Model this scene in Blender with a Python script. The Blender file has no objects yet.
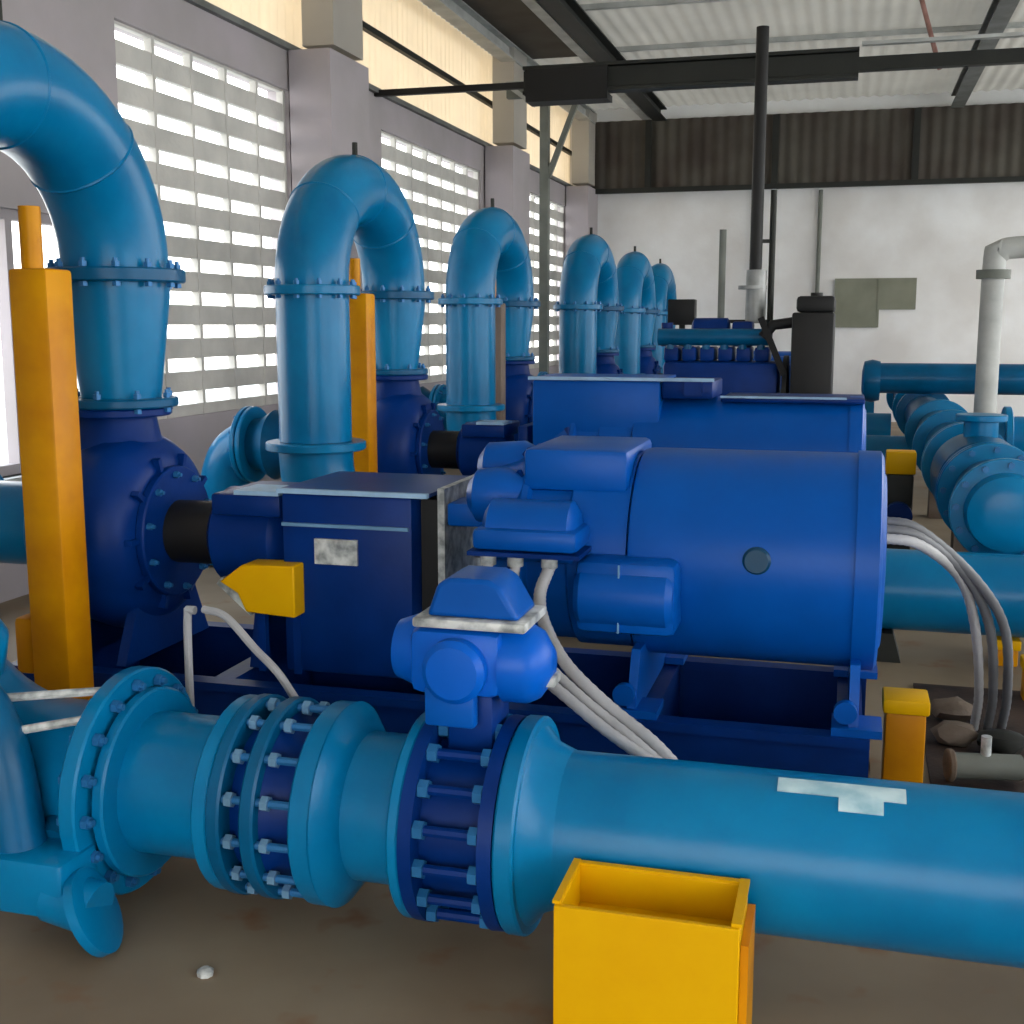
import bpy, bmesh, math, random
from mathutils import Vector, Matrix
random.seed(7)
PI = math.pi
S = bpy.context.scene
COL = S.collection

# ------------------------------------------------------------------ materials
def lin(c):
    return tuple(((v/255.0)/12.92 if v/255.0 <= .04045 else ((v/255.0+.055)/1.055)**2.4) for v in c)
def mat(name, rgb, rough=.5, metal=0., var=.12, scale=4., bump=0., bscale=60., coat=0., alt=None, trans=0., spec=.35):
    m = bpy.data.materials.new(name); m.use_nodes = True
    nt = m.node_tree; n = nt.nodes; l = nt.links
    b = n['Principled BSDF']
    c = lin(rgb)
    a = lin(alt) if alt else tuple(v*(1-var*2.2) for v in c)
    tc = n.new('ShaderNodeTexCoord')
    nz = n.new('ShaderNodeTexNoise'); nz.inputs['Scale'].default_value = scale; nz.inputs['Detail'].default_value = 6
    l.new(tc.outputs['Object'], nz.inputs['Vector'])
    r = n.new('ShaderNodeValToRGB'); r.color_ramp.elements[0].position = .35; r.color_ramp.elements[1].position = .65
    r.color_ramp.elements[0].color = (*a, 1); r.color_ramp.elements[1].color = (*c, 1)
    l.new(nz.outputs['Fac'], r.inputs['Fac']); l.new(r.outputs['Color'], b.inputs['Base Color'])
    b.inputs['Specular IOR Level'].default_value = spec
    b.inputs['Roughness'].default_value = rough; b.inputs['Metallic'].default_value = metal
    b.inputs['Coat Weight'].default_value = coat; b.inputs['Coat Roughness'].default_value = .15
    if bump:
        z = n.new('ShaderNodeTexNoise'); z.inputs['Scale'].default_value = bscale; z.inputs['Detail'].default_value = 4
        l.new(tc.outputs['Object'], z.inputs['Vector'])
        bp = n.new('ShaderNodeBump'); bp.inputs['Strength'].default_value = bump; bp.inputs['Distance'].default_value = .01
        l.new(z.outputs['Fac'], bp.inputs['Height']); l.new(bp.outputs['Normal'], b.inputs['Normal'])
    if trans:
        out = n['Material Output']; t = n.new('ShaderNodeBsdfTranslucent'); mx = n.new('ShaderNodeMixShader')
        t.inputs['Color'].default_value = (*c, 1); mx.inputs['Fac'].default_value = trans
        l.new(b.outputs[0], mx.inputs[1]); l.new(t.outputs[0], mx.inputs[2]); l.new(mx.outputs[0], out.inputs['Surface'])
    return m
M = {}
M['teal'] = mat('teal paint', (0, 118, 168), .28, var=.07, scale=3, bump=.08, bscale=25, spec=.24, alt=(0, 102, 150))
M['teal_deep'] = mat('deep teal paint', (0, 88, 132), .32, var=.1, spec=.2, alt=(0, 74, 112))
M['royal'] = mat('royal blue paint', (0, 82, 170), .36, var=.06, scale=2.5, bump=.06, bscale=30, spec=.16, alt=(0, 73, 154))
M['navy'] = mat('navy blue paint', (0, 47, 118), .4, var=.12, bump=.06, spec=.14, alt=(0, 38, 100))
M['bright'] = mat('bright blue enamel', (0, 88, 190), .34, var=.05, spec=.2)
M['pale'] = mat('pale blue edge highlight', (150, 185, 215), .5, var=.1, scale=12)  # pale tone paints the highlight along top edges
M['yellow'] = mat('yellow paint', (222, 170, 0), .45, var=.04, scale=3, spec=.12, alt=(216, 160, 0))
M['ochre'] = mat('ochre paint', (214, 146, 0), .4, var=.1, scale=5, spec=.18, alt=(192, 122, 5))
M['black'] = mat('black metal', (22, 22, 22), .55)
M['rubber'] = mat('black rubber', (14, 14, 16), .7)
M['steel'] = mat('galvanised steel', (150, 152, 150), .45, metal=.5, var=.15, scale=9)
M['bolt'] = mat('zinc bolt', (120, 165, 200), .35, metal=.4)
M['boltblue'] = mat('painted bolt', (40, 110, 165), .35, metal=.2)
M['greypaint'] = mat('grey green paint', (120, 124, 116), .6)
M['conduit'] = mat('grey flexible conduit', (176, 176, 178), .5, bump=.2, bscale=80)
M['conduit_dark'] = mat('dark grey conduit', (112, 114, 118), .5)
M['label'] = mat('printed label', (205, 208, 205), .4, scale=22, alt=(120, 125, 125))
M['label_white'] = mat('white label', (200, 225, 232), .4, scale=14, alt=(150, 190, 205))
M['wall'] = mat('limewashed wall', (242, 243, 243), .85, scale=.9, bump=.2, bscale=20, alt=(222, 220, 217))
M['wall_side'] = mat('mauve grey plaster', (176, 168, 172), .85, scale=1.5, bump=.2, bscale=20, alt=(166, 160, 160))
M['block'] = mat('grey breeze block', (208, 205, 198), .9, scale=3, bump=.3, bscale=30, alt=(188, 186, 180))
M['cream'] = mat('cream sheet', (240, 228, 208), .7, var=.05, trans=.5)
M['roof'] = mat('weathered roof sheet', (206, 202, 194), .75, scale=.8, alt=(186, 182, 174), trans=.32)  # translucency added so sky light through the sheets brightens the ceiling
M['darksheet'] = mat('dark brown corrugated sheet', (84, 80, 72), .75, scale=1.3, alt=(66, 58, 52))
M['iron'] = mat('dark structural steel', (38, 40, 36), .6)
M['midsteel'] = mat('grey structural steel', (120, 122, 120), .6, alt=(100, 102, 98))
M['lightsteel'] = mat('pale painted steel', (188, 190, 186), .6)
M['rust'] = mat('rusty pipe', (168, 128, 118), .7, alt=(128, 92, 84))
M['board'] = mat('grey green board', (136, 138, 122), .7, scale=2, alt=(122, 124, 108))
M['greenplate'] = mat('dark green plate', (0, 60, 90), .4)
M['concrete'] = mat('pale plinth concrete', (120, 108, 96), .85, scale=4, bump=.3, alt=(88, 74, 62))
M['ground'] = mat('pale outside ground', (225, 222, 214), .9)
M['floorplate'] = mat('dark brown floor tint', (62, 48, 40), .7, scale=6, bump=.2, alt=(34, 24, 22))  # dark brown for the added plate that darkens the floor

def floor_mat():
    m = bpy.data.materials.new('stained concrete floor'); m.use_nodes = True
    nt = m.node_tree; n = nt.nodes; l = nt.links; b = n['Principled BSDF']
    tc = n.new('ShaderNodeTexCoord')
    n1 = n.new('ShaderNodeTexNoise'); n1.inputs['Scale'].default_value = 1.3; n1.inputs['Detail'].default_value = 5
    n2 = n.new('ShaderNodeTexNoise'); n2.inputs['Scale'].default_value = 4.5; n2.inputs['Detail'].default_value = 3
    l.new(tc.outputs['Object'], n1.inputs['Vector']); l.new(tc.outputs['Object'], n2.inputs['Vector'])
    r1 = n.new('ShaderNodeValToRGB'); e = r1.color_ramp.elements
    e[0].position = .3; e[0].color = (*lin((116, 98, 76)), 1); e[1].position = .7; e[1].color = (*lin((144, 130, 108)), 1)
    r2 = n.new('ShaderNodeValToRGB'); e = r2.color_ramp.elements
    e[0].position = .6; e[0].color = (0, 0, 0, 1); e[1].position = .72; e[1].color = (1, 1, 1, 1)
    mx = n.new('ShaderNodeMix'); mx.data_type = 'RGBA'; mx.inputs[7].default_value = (*lin((128, 92, 60)), 1)
    l.new(n1.outputs['Fac'], r1.inputs['Fac']); l.new(n2.outputs['Fac'], r2.inputs['Fac'])
    l.new(r2.outputs['Color'], mx.inputs[0]); l.new(r1.outputs['Color'], mx.inputs[6]); l.new(mx.outputs[2], b.inputs['Base Color'])
    b.inputs['Roughness'].default_value = .6
    bp = n.new('ShaderNodeBump'); bp.inputs['Strength'].default_value = .15
    l.new(n2.outputs['Fac'], bp.inputs['Height']); l.new(bp.outputs['Normal'], b.inputs['Normal'])
    return m
M['floor'] = floor_mat()

# ------------------------------------------------------------------ mesh builder
V = Vector
class MB:
    def __init__(s): s.bm = bmesh.new()
    def box(s, x0, x1, y0, y1, z0, z1, bev=0.):
        t = bmesh.new(); bmesh.ops.create_cube(t, size=1)
        for v in t.verts:
            v.co = V(((x0+x1)/2+v.co.x*(x1-x0), (y0+y1)/2+v.co.y*(y1-y0), (z0+z1)/2+v.co.z*(z1-z0)))
        if bev: bmesh.ops.bevel(t, geom=list(t.edges), offset=bev, segments=2, affect='EDGES', profile=.5)
        return s.take(t)
    def take(s, t):
        mp = [s.bm.verts.new(v.co) for v in t.verts]; t.verts.index_update()
        for f in t.faces:
            try: s.bm.faces.new([mp[v.index] for v in f.verts])
            except ValueError: pass
        t.free(); return s
    def bar(s, p0, p1, w, h, up=(0, 0, 1)):
        p0, p1 = V(p0), V(p1); d = (p1-p0); L = d.length; d.normalize()
        sd = d.cross(V(up)); sd = sd.normalized() if sd.length > 1e-4 else V((1, 0, 0))
        u = sd.cross(d); t = bmesh.new(); bmesh.ops.create_cube(t, size=1)
        for v in t.verts: v.co = (p0+p1)/2 + d*v.co.x*L + sd*v.co.y*w + u*v.co.z*h
        return s.take(t)
    def lathe(s, o, axis, prof, seg=40, squash=None):
        """prof: (distance along axis, radius) pairs; ends with r=0 close themselves, others are capped"""
        o = V(o); a = V(axis).normalized()
        u = a.orthogonal().normalized()
        if abs(a.z) < .5: u = (V((0, 0, 1)) - a*a.z).normalized()
        w = a.cross(u); rings = []
        for t, r in prof:
            if r <= 1e-6: rings.append([s.bm.verts.new(o+a*t)])
            else: rings.append([s.bm.verts.new(o+a*t+(u*math.cos(q)+w*math.sin(q))*r) for q in (2*PI*i/seg for i in range(seg))])
        for A, B in zip(rings, rings[1:]):
            if len(A) == len(B) == 1: continue
            for i in range(seg):
                j = (i+1) % seg
                if len(A) == 1: s.bm.faces.new((A[0], B[i], B[j]))
                elif len(B) == 1: s.bm.faces.new((A[i], B[0], A[j]))
                else: s.bm.faces.new((A[i], B[i], B[j], A[j]))
        if len(rings[0]) > 1: s.bm.faces.new(rings[0])
        if len(rings[-1]) > 1: s.bm.faces.new(list(reversed(rings[-1])))
        return s
    def cyl(s, p0, p1, r, seg=32, r2=None):
        p0, p1 = V(p0), V(p1)
        return s.lathe(p0, p1-p0, [(0, r), ((p1-p0).length, r if r2 is None else r2)], seg)
    def disc(s, p0, p1, r, ch=.006, seg=48):
        p0, p1 = V(p0), V(p1); L = (p1-p0).length
        return s.lathe(p0, p1-p0, [(0, r-ch), (ch, r), (L-ch, r), (L, r-ch)], seg)
    def tube(s, pts, r, seg=24, radii=None, wave=0):
        pts = [V(p) for p in pts]; n = len(pts); rings = []
        t0 = (pts[1]-pts[0]).normalized(); u = t0.orthogonal().normalized(); prev = t0
        for i, p in enumerate(pts):
            t = (pts[min(i+1, n-1)]-pts[max(i-1, 0)]).normalized()
            q = prev.rotation_difference(t); u = q @ u; prev = t; w = t.cross(u)
            R = radii[i] if radii else r
            if wave and i % 2: R *= 1-wave
            rings.append([s.bm.verts.new(p+(u*math.cos(2*PI*k/seg)+w*math.sin(2*PI*k/seg))*R) for k in range(seg)])
        for A, B in zip(rings, rings[1:]):
            for k in range(seg):
                j = (k+1) % seg; s.bm.faces.new((A[k], A[j], B[j], B[k]))
        s.bm.faces.new(list(reversed(rings[0]))); s.bm.faces.new(rings[-1])
        return s
    def prism(s, poly, axis, a0, a1):
        """poly of 2D points extruded along axis 'x','y','z' from a0 to a1"""
        def P(q, a): return {'x': V((a, q[0], q[1])), 'y': V((q[0], a, q[1])), 'z': V((q[0], q[1], a))}[axis]
        A = [s.bm.verts.new(P(q, a0)) for q in poly]; B = [s.bm.verts.new(P(q, a1)) for q in poly]
        s.bm.faces.new(A); s.bm.faces.new(list(reversed(B)))
        for i in range(len(poly)):
            j = (i+1) % len(poly); s.bm.faces.new((A[i], B[i], B[j], A[j]))
        return s
    def build(s, name, m, parent=None, root=None, ang=35, bevel=0.):
        bmesh.ops.recalc_face_normals(s.bm, faces=list(s.bm.faces))
        o0 = root.location if root else V((0, 0, 0))
        for v in s.bm.verts: v.co -= o0
        me = bpy.data.meshes.new(name); s.bm.to_mesh(me); s.bm.free()
        for p in me.polygons: p.use_smooth = True
        me.set_sharp_from_angle(angle=math.radians(ang))
        me.materials.append(m)
        o = bpy.data.objects.new(name, me); COL.objects.link(o)
        if parent: o.parent = parent
        if bevel:
            bv = o.modifiers.new('bevel', 'BEVEL'); bv.width = bevel; bv.segments = 2; bv.limit_method = 'ANGLE'
        return o

def tag(o, label, cat, group=None):
    o['label'] = label; o['category'] = cat
    if group: o['group'] = group
    return o
def thing(name, loc, label, cat, group=None):
    o = bpy.data.objects.new(name, None); o.location = loc; COL.objects.link(o); o.empty_display_size = .1
    return tag(o, label, cat, group)
def solo(mb, name, m, loc, label, cat, group=None, **k):
    """a thing that is one mesh, its origin at loc"""
    h = bpy.data.objects.new('h', None); h.location = loc
    o = mb.build(name, m, None, h, **k); o.location = loc; bpy.data.objects.remove(h)
    return tag(o, label, cat, group)
def struct(mb, name, m, **k):
    o = mb.build(name, m, **k); o['kind'] = 'structure'; return o
def copy_tree(o, parent=None):
    c = o.copy(); COL.objects.link(c); c.parent = parent
    for ch in list(o.children): copy_tree(ch, c)
    return c
def dup(o, dy, label, dx=0):
    c = copy_tree(o); c.location = o.location+V((dx, dy, 0)); c['label'] = label; return c
def smooth_path(pts, n=10):
    pts = [V(p) for p in pts]; out = []
    P = [pts[0]*2-pts[1]]+pts+[pts[-1]*2-pts[-2]]
    for i in range(1, len(P)-2):
        for k in range(n):
            t = k/n; a, b, c, d = P[i-1], P[i], P[i+1], P[i+2]
            out.append(.5*((2*b)+(c-a)*t+(2*a-5*b+4*c-d)*t*t+(3*b-a-3*c+d)*t**3))
    out.append(pts[-1]); return out

BOLT = {}
def bolt_mesh(r, L, m, key):
    if key in BOLT: return BOLT[key]
    b = MB(); b.cyl((-L/2-.016, 0, 0), (-L/2, 0, 0), r, 6); b.cyl((L/2, 0, 0), (L/2+.018, 0, 0), r, 6); b.cyl((-L/2-.01, 0, 0), (L/2+.03, 0, 0), r*.55, 8)
    o = b.build('bolt', m); BOLT[key] = o.data; bpy.data.objects.remove(o); return BOLT[key]
def bolts(parent, root, c, axis, R, n, r=.015, L=.06, m=None, ph=.13):
    m = m or M['boltblue']; me = bolt_mesh(r, L, m, (r, L, m.name)); a = V(axis).normalized()
    u = (V((0, 0, 1)) if abs(a.z) < .5 else V((0, 1, 0))); w = a.cross(u)
    for i in range(n):
        q = 2*PI*(i+ph)/n; o = bpy.data.objects.new('bolt', me); COL.objects.link(o); o.parent = parent
        o.location = V(c)-root.location+(u*math.cos(q)+w*math.sin(q))*R
        o.rotation_euler = a.to_track_quat('X', 'Z').to_euler()
def flange(root, c, axis, R, th=.035, m=None, n=0, **kw):
    a = V(axis).normalized()*th/2
    f = MB().disc(V(c)-a, V(c)+a, R).build('flange', m or M['teal'], root, root)
    if n: bolts(f, root, c, axis, R*.88, n, L=th+.004, **kw)
    return f

DY = 3.15; PX = -2.75; PY = 2.83; PZ = .335; PR = .195; SY = 4.03; SZ = .82
ordn = ['nearest', 'second', 'third', 'fourth', 'fifth', 'farthest']

# ------------------------------------------------------------------ setting
struct(MB().box(-5.0, 7, -4, 21.2, -.1, 0), 'floor', M['floor'])
def yard(mb): return mb
o = MB().box(-40, -5.0, -20, 45, -.25, -.12).build('outside_ground', M['ground']); o['kind'] = 'structure'
XW = -4.7
w = MB()
def seg(y0, y1, z0, z1): w.box(XW-.2, XW, y0, y1, z0, z1)
seg(-4, 5.2, 0, 3.9)
seg(5.2, 7.0, 0, .72); seg(5.2, 7.0, 2.27, 3.9)
seg(7.0, 7.22, 0, 3.9)
PAN = [(7.22, 9.77), (11.9, 15.4), (17.3, 20.3)]
Z0, ZT = .93, 3.58
for a, b in PAN: seg(a, b, 0, Z0); seg(a, b, ZT, 3.9)
seg(9.77, 11.9, 0, 3.9); seg(15.4, 17.3, 0, 3.9); seg(20.3, 21.0, 0, 3.9)
struct(w, 'wall_left', M['wall_side'])
for i, (a, b) in enumerate(PAN):
    m = MB(); n = round((b-a)/.5); pitch = (b-a)/n
    z = ZT
    k = 0
    while z > Z0+.05:
        zt = ZT-.02-k*.245; m.box(XW-.09, XW-.04, a, b, max(zt-.245, Z0), zt-.098, 0); k += 1; z = zt-.245
    m.box(XW-.09, XW-.04, a, b, ZT-.02, ZT)
    for j in range(n+1):
        yy = min(max(a+j*pitch, a+.02), b-.02); m.box(XW-.095, XW-.035, yy-.02, yy+.02, Z0, ZT)
    o = struct(m, 'window_%d' % (i+2), M['block'])
fr = MB(); fr.box(XW-.14, XW-.06, 5.2, 7.0, .72, .78); fr.box(XW-.14, XW-.06, 5.2, 7.0, 2.21, 2.27)
for y in (5.23, 6.13, 6.97): fr.box(XW-.14, XW-.06, y-.03, y+.03, .78, 2.21)
struct(fr, 'window_1', M['wall_side'])
struct(MB().box(XW-.22, XW+.06, 5.15, 7.05, .68, .72), 'trim_1', M['lightsteel'])
struct(MB().box(XW-.2, XW+.05, -4, 21, 3.9, 3.95), 'trim_2', M['midsteel'])
# cream sheets above the wall, corrugated
def corr(mb, x0, x1, n, f, amp, cyc):
    pass
c = MB(); bm = c.bm; N = 500
rows = []
for i in range(N+1):
    y = -4+25*i/N; x = XW-.12+.02*math.sin(y*2*PI/.16)
    rows.append((bm.verts.new((x, y, 3.95)), bm.verts.new((x, y, 5.2)), bm.verts.new((x-.01, y, 3.95)), bm.verts.new((x-.01, y, 5.2))))
for A, B in zip(rows, rows[1:]):
    bm.faces.new((A[0], B[0], B[1], A[1])); bm.faces.new((A[2], A[3], B[3], B[2]))
o = struct(c, 'wall_left_upper', M['cream'], ang=80)
struct(MB().box(XW-.1, XW-.04, -4, 21, 4.5, 4.56), 'trim_3', M['iron'])
# back wall
struct(MB().box(-5.0, 7, 21.0, 21.2, 0, 5.3), 'wall_back', M['wall'])
c = MB(); bm = c.bm; N = 700; rows = []
for i in range(N+1):
    x = -4.6+11.4*i/N; y = 20.86+.014*math.sin(x*2*PI/.2)
    rows.append([bm.verts.new(p) for p in ((x, y, 3.86), (x, y, 5.02), (x, 20.96, 5.02), (x, 20.96, 3.86))])
for A, B in zip(rows, rows[1:]):
    for k in range(4): bm.faces.new((A[k], B[k], B[(k+1) % 4], A[(k+1) % 4]))
bm.faces.new(rows[0]); bm.faces.new(rows[-1])
cl = solo(c, 'corrugated_band', M['darksheet'], (1, 20.9, 3.86), 'dark brown corrugated sheet band across the top of the white end wall', 'cladding', ang=80)
m = MB(); m.box(-4.6, 6.8, 20.78, 20.84, 3.82, 3.9); m.build('bottom_rail', M['iron'], cl, cl)
for x in (-3.4, -1.3, .9, 3.1): MB().box(x-.05, x+.05, 20.77, 20.83, 3.9, 5.0).build('batten', M['iron'], cl, cl)
# right wall (out of frame), wide openings added to light the ceiling
w = MB()
for y0, y1 in ((-4, -3.5), (3, 3.5), (9, 9.5), (15, 15.5), (20.5, 21)): w.box(6.8, 7, y0, y1, .5, 4.2)
w.box(6.8, 7, -4, 21, 0, .5); w.box(6.8, 7, -4, 21, 4.2, 5.3)
struct(w, 'wall_right', M['wall'])
o = MB().box(7, 40, -20, 45, -.25, -.12).build('outside_ground', M['ground']); o['kind'] = 'structure'
o = MB().box(-5, 7, -30, -4, -.25, -.12).build('outside_ground', M['ground']); o['kind'] = 'structure'
w = MB(); w.box(-5, -2.4, -4.2, -4, 0, 5.3); w.box(3.5, 7, -4.2, -4, 0, 5.3); w.box(-2.4, 3.5, -4.2, -4, 3.2, 5.3); struct(w, 'wall_front_unseen', M['wall'])  # unseen wall behind the camera, added to cut the frontal light
# roof
c = MB(); bm = c.bm; N = 640; rows = []
for i in range(N+1):
    x = -5.3+12.6*i/N; z = 5.25+.012*math.sin(x*2*PI/.18)
    rows.append([bm.verts.new(p) for p in ((x, -4.4, z), (x, 21.4, z), (x, 21.4, z+.02), (x, -4.4, z+.02))])
for A, B in zip(rows, rows[1:]):
    for k in range(4): bm.faces.new((A[k], B[k], B[(k+1) % 4], A[(k+1) % 4]))
bm.faces.new(rows[0]); bm.faces.new(rows[-1])
struct(c, 'ceiling', M['roof'], ang=80)
# longitudinal roof beams and cross purlins
def ibeam(x, y0, y1, z, h, wd, m, nm, label):
    b = MB(); b.box(x-wd/2, x+wd/2, y0, y1, z, z+.02); b.box(x-.008, x+.008, y0, y1, z+.02, z+h-.02); b.box(x-wd/2, x+wd/2, y0, y1, z+h-.02, z+h)
    return solo(b, nm, m, (x, (y0+y1)/2, z), label, 'roof beam', 'long roof beams')
ibeam(-3.2, 2, 20.74, 4.97, .2, .22, M['iron'], 'roof_beam', 'dark steel roof beam running to the left end of the brown corrugated band')
ibeam(-4.4, 2, 20.74, 4.97, .2, .2, M['lightsteel'], 'roof_beam', 'pale steel roof beam closest to the breeze block wall')
ibeam(1.48, 2, 20.74, 4.97, .2, .2, M['midsteel'], 'roof_beam', 'grey steel roof beam at the upper right corner')
b = MB().box(-3.5, -3.36, 2, 20.74, 5.0, 5.16); solo(b, 'roof_beam', M['lightsteel'], (-3.43, 11, 5.0), 'pale flat steel member alongside the dark roof beam', 'roof beam', 'long roof beams')
for i, y in enumerate((7.6, 9.8, 12.0, 14.2, 16.4, 18.6)):
    solo(MB().box(-4.75, 6.75, y-.03, y+.03, 5.17, 5.23), 'roof_purlin', M['lightsteel'], (1, y, 5.17), 'thin pale purlin crossing under the grey roof sheets', 'purlin', 'cross purlins')
b = MB().box(-4.3, -3.3, 8.5, 16.5, 5.165, 5.17); solo(b, 'roof_panel', M['darksheet'], (-3.8, 12.5, 5.165), 'dark flat sheet fixed under the roof between two pale beams', 'roof panel')
# pillars
p = thing('wall_pillar', (-4.5, 10.15, 0), 'tall mauve grey pillar behind the second arched pipe', 'pillar', 'wall pillars')
MB().box(-4.68, -4.3, 9.75, 10.6, .01, 3.9).build('shaft', M['wall_side'], p, p); MB().box(-4.62, -4.33, 9.9, 10.55, 3.96, 5.18).build('upper_post', M['roof'], p, p)
for y, lb in ((15.9, 'pale pinkish pillar between two breeze block screens, beyond the third arched pipe'), (20.6, 'pale pillar in the far left corner beside the end wall')):
    q = copy_tree(p); q.location = (-4.5, y, 0); q['label'] = lb
# crane girder
g = thing('crane_girder', (-1, 11.75, 3.78), 'black overhead girder spanning the hall below the roof', 'girder')
b = MB(); b.box(-3.14, -.02, 11.66, 11.84, 3.8, 3.83); b.box(-3.14, -.02, 11.74, 11.76, 3.83, 4.03); b.box(-3.14, -.02, 11.66, 11.84, 4.03, 4.06); b.box(-3.14, -.02, 11.7, 11.8, 3.84, 4.02)
b.build('box_girder', M['iron'], g, g)
b = MB(); b.box(-.02, 6.8, 11.7, 11.8, 3.86, 3.98); b.build('girder_extension', M['iron'], g, g)
b = MB(); b.box(-4.7, -3.14, 11.72, 11.78, 3.87, 3.93); b.build('tie_bar', M['black'], g, g)
b = MB(); b.box(-3.1, -2.3, 11.62, 11.65, 3.78, 4.02); b.box(-3.1, -2.3, 11.62, 11.88, 3.72, 3.78); b.build('hoist_trolley', M['black'], g, g)
b = MB(); b.box(-.0, 3.0, 11.6, 11.68, 4.06, 4.09); b.build('light_flange', M['lightsteel'], g, g)
# steel post with braces
s = thing('steel_post', (-3.5, 14, 0), 'slim grey green steel post beside the breeze block wall, beyond the third arched pipe', 'post')
b = MB(); b.box(-3.55, -3.45, 13.95, 14.05, 0, 4.3); b.build('column', M['greypaint'], s, s)
b = MB(); b.bar((-3.46, 14, 3.3), (-3.1, 14, 4.2), .06, .06); b.bar((-3.54, 14, 4.25), (-3.95, 14, 4.25), .1, .1); b.build('brace', M['greypaint'], s, s)
b = MB(); b.box(-3.95, -3.1, 13.93, 14.07, 4.3, 4.38); b.bar((-3.6, 13.94, 4.1), (-3.9, 13.94, 4.32), .05, .05); b.build('cap_beam', M['lightsteel'], s, s)
# sundry wall items
b = MB().box(-.27, 1.02, 20.94, 20.998, 1.85, 2.36); b.box(-.27, .45, 20.94, 20.998, 1.56, 1.85); b.box(.42, .45, 20.93, 20.945, 1.56, 2.36)
solo(b, 'notice_board', M['board'], (.4, 20.96, 1.56), 'faded grey green stepped board fixed on the white end wall', 'board')
b = MB()
for x in (-1.75, -.62, .6, ): b.box(x-.03, x+.03, 20.93, 20.99, 1.3 if x < 1 else 2.6, 3.8)
for i, x in enumerate((-1.62, -.55)):
    b2 = MB().cyl((x, 20.95, .9), (x, 20.95, 3.8), .035, 12)
    solo(b2, 'wall_conduit', M['greypaint'], (x, 20.95, .9), ['thin grey vertical conduit on the end wall, left of the exhaust stack', 'thin grey vertical conduit on the end wall, between exhaust stack and board'][i], 'conduit', 'end wall conduits')
b.bm.free()
b = MB(); b.tube(smooth_path([(1.25, 12, .3), (1.25, 12, 2.1), (1.3, 12, 2.26), (1.45, 12, 2.3), (1.9, 12, 2.3), (2.6, 12, 2.3), (4.2, 12, 2.3), (6.79, 12, 2.3)], 8), .1, 20)
sp = thing('grey_riser_pipe', (1.25, 12, 0), 'pale grey vertical pipe with a bend at the top, on the far right', 'pipe')
b.build('pipe', M['lightsteel'], sp, sp)
MB().cyl((1.25, 12, 2.02), (1.25, 12, 2.1), .15, 20).build('collar', M['greypaint'], sp, sp)
MB().cyl((1.25, 12, 0), (1.25, 12, .3), .14, 20).build('base_stub', M['rust'], sp, sp)
b = MB().cyl((.68, 11.825, 3.86), (.3, 12.0, 5.17), .022, 10); solo(b, 'brace_pipe', M['rust'], (.68, 11.825, 3.86), 'reddish slanting brace pipe rising from the black girder near the upper right beam', 'brace')

# ------------------------------------------------------------------ arched discharge bend (unit)
def arc(c, R, a0, a1, n, plane='yz'):
    return [V((c[0], c[1]+R*math.cos(a0+(a1-a0)*i/n), c[2]+R*math.sin(a0+(a1-a0)*i/n))) for i in range(n+1)]
def make_bend():
    r = thing('arched_pipe', (PX, (PY+SY)/2, 1.27), '', 'pipe', 'arched discharge pipes over the pumps')
    R = (SY-PY)/2; cy = (SY+PY)/2
    pts = [V((PX, SY, 1.8))]+arc((PX, cy, 1.82), R-.0, 0, PI, 28)+[V((PX, PY, 1.8))]
    for p in pts:
        if p.z > 1.82: p.z = 1.82+(p.z-1.82)*.9
    MB().tube(pts, PR, 40).build('bend', M['teal'], r, r)
    MB().cyl((PX, PY, .98), (PX, PY, 1.765), PR, 40).build('near_leg', M['teal'], r, r)
    b = MB().lathe((PX, SY, 1.765), (0, 0, -1), [(0, PR), (.06, PR), (.43, .148), (.46, .148)], 40); b.build('reducer', M['teal'], r, r)
    for c, m, R2 in (((PX, SY, 1.782), 'teal_deep', .255), ((PX, PY, 1.782), 'teal', .255)):
        flange(r, c, (0, 0, 1), R2, .05, M[m], 12, r=.016)
        f = MB().disc(V(c)+V((0, 0, -.002)), V(c)+V((0, 0, .002)), R2-.012).build('gasket', M['rubber'], r, r)
    flange(r, (PX, SY, 1.31), (0, 0, 1), .21, .035, M['teal_deep'], 8, r=.015)
    # weld seams of the mitred bend
    for k in (.25, .5, .75):
        a = PI*k; p = V((PX, cy+R*math.cos(a), 1.82+.9*R*math.sin(a))); t = V((0, -math.sin(a), .9*math.cos(a))).normalized()
        MB().lathe(p-t*.006, t, [(0, PR+.001), (.006, PR+.005), (.012, PR+.001)], 40).build('weld_seam', M['teal'], r, r)
    MB().cyl((PX, cy+.02, 2.56), (PX, cy+.02, 2.63), .016, 10).build('air_cock', M['iron'], r, r)
    return r
bend = make_bend()
bl = ['nearest and largest arched blue pipe, cut by the left edge of the frame', 'second arched blue pipe, in front of the mauve grey pillar', 'third arched blue pipe, standing between the second arch and the far cluster of pipes',
      'fourth arched blue pipe, left one of the far cluster of three', 'fifth arched blue pipe, middle of the far cluster of three', 'sixth and farthest arched blue pipe, right one of the far cluster beside the end wall']
bend['label'] = bl[0]
DX = [.08, -.02, -.13, .04, -.03, -.17]
for k in range(1, 6): dup(bend, DY*k, bl[k], DX[k])
bend.location.x += DX[0]

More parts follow.
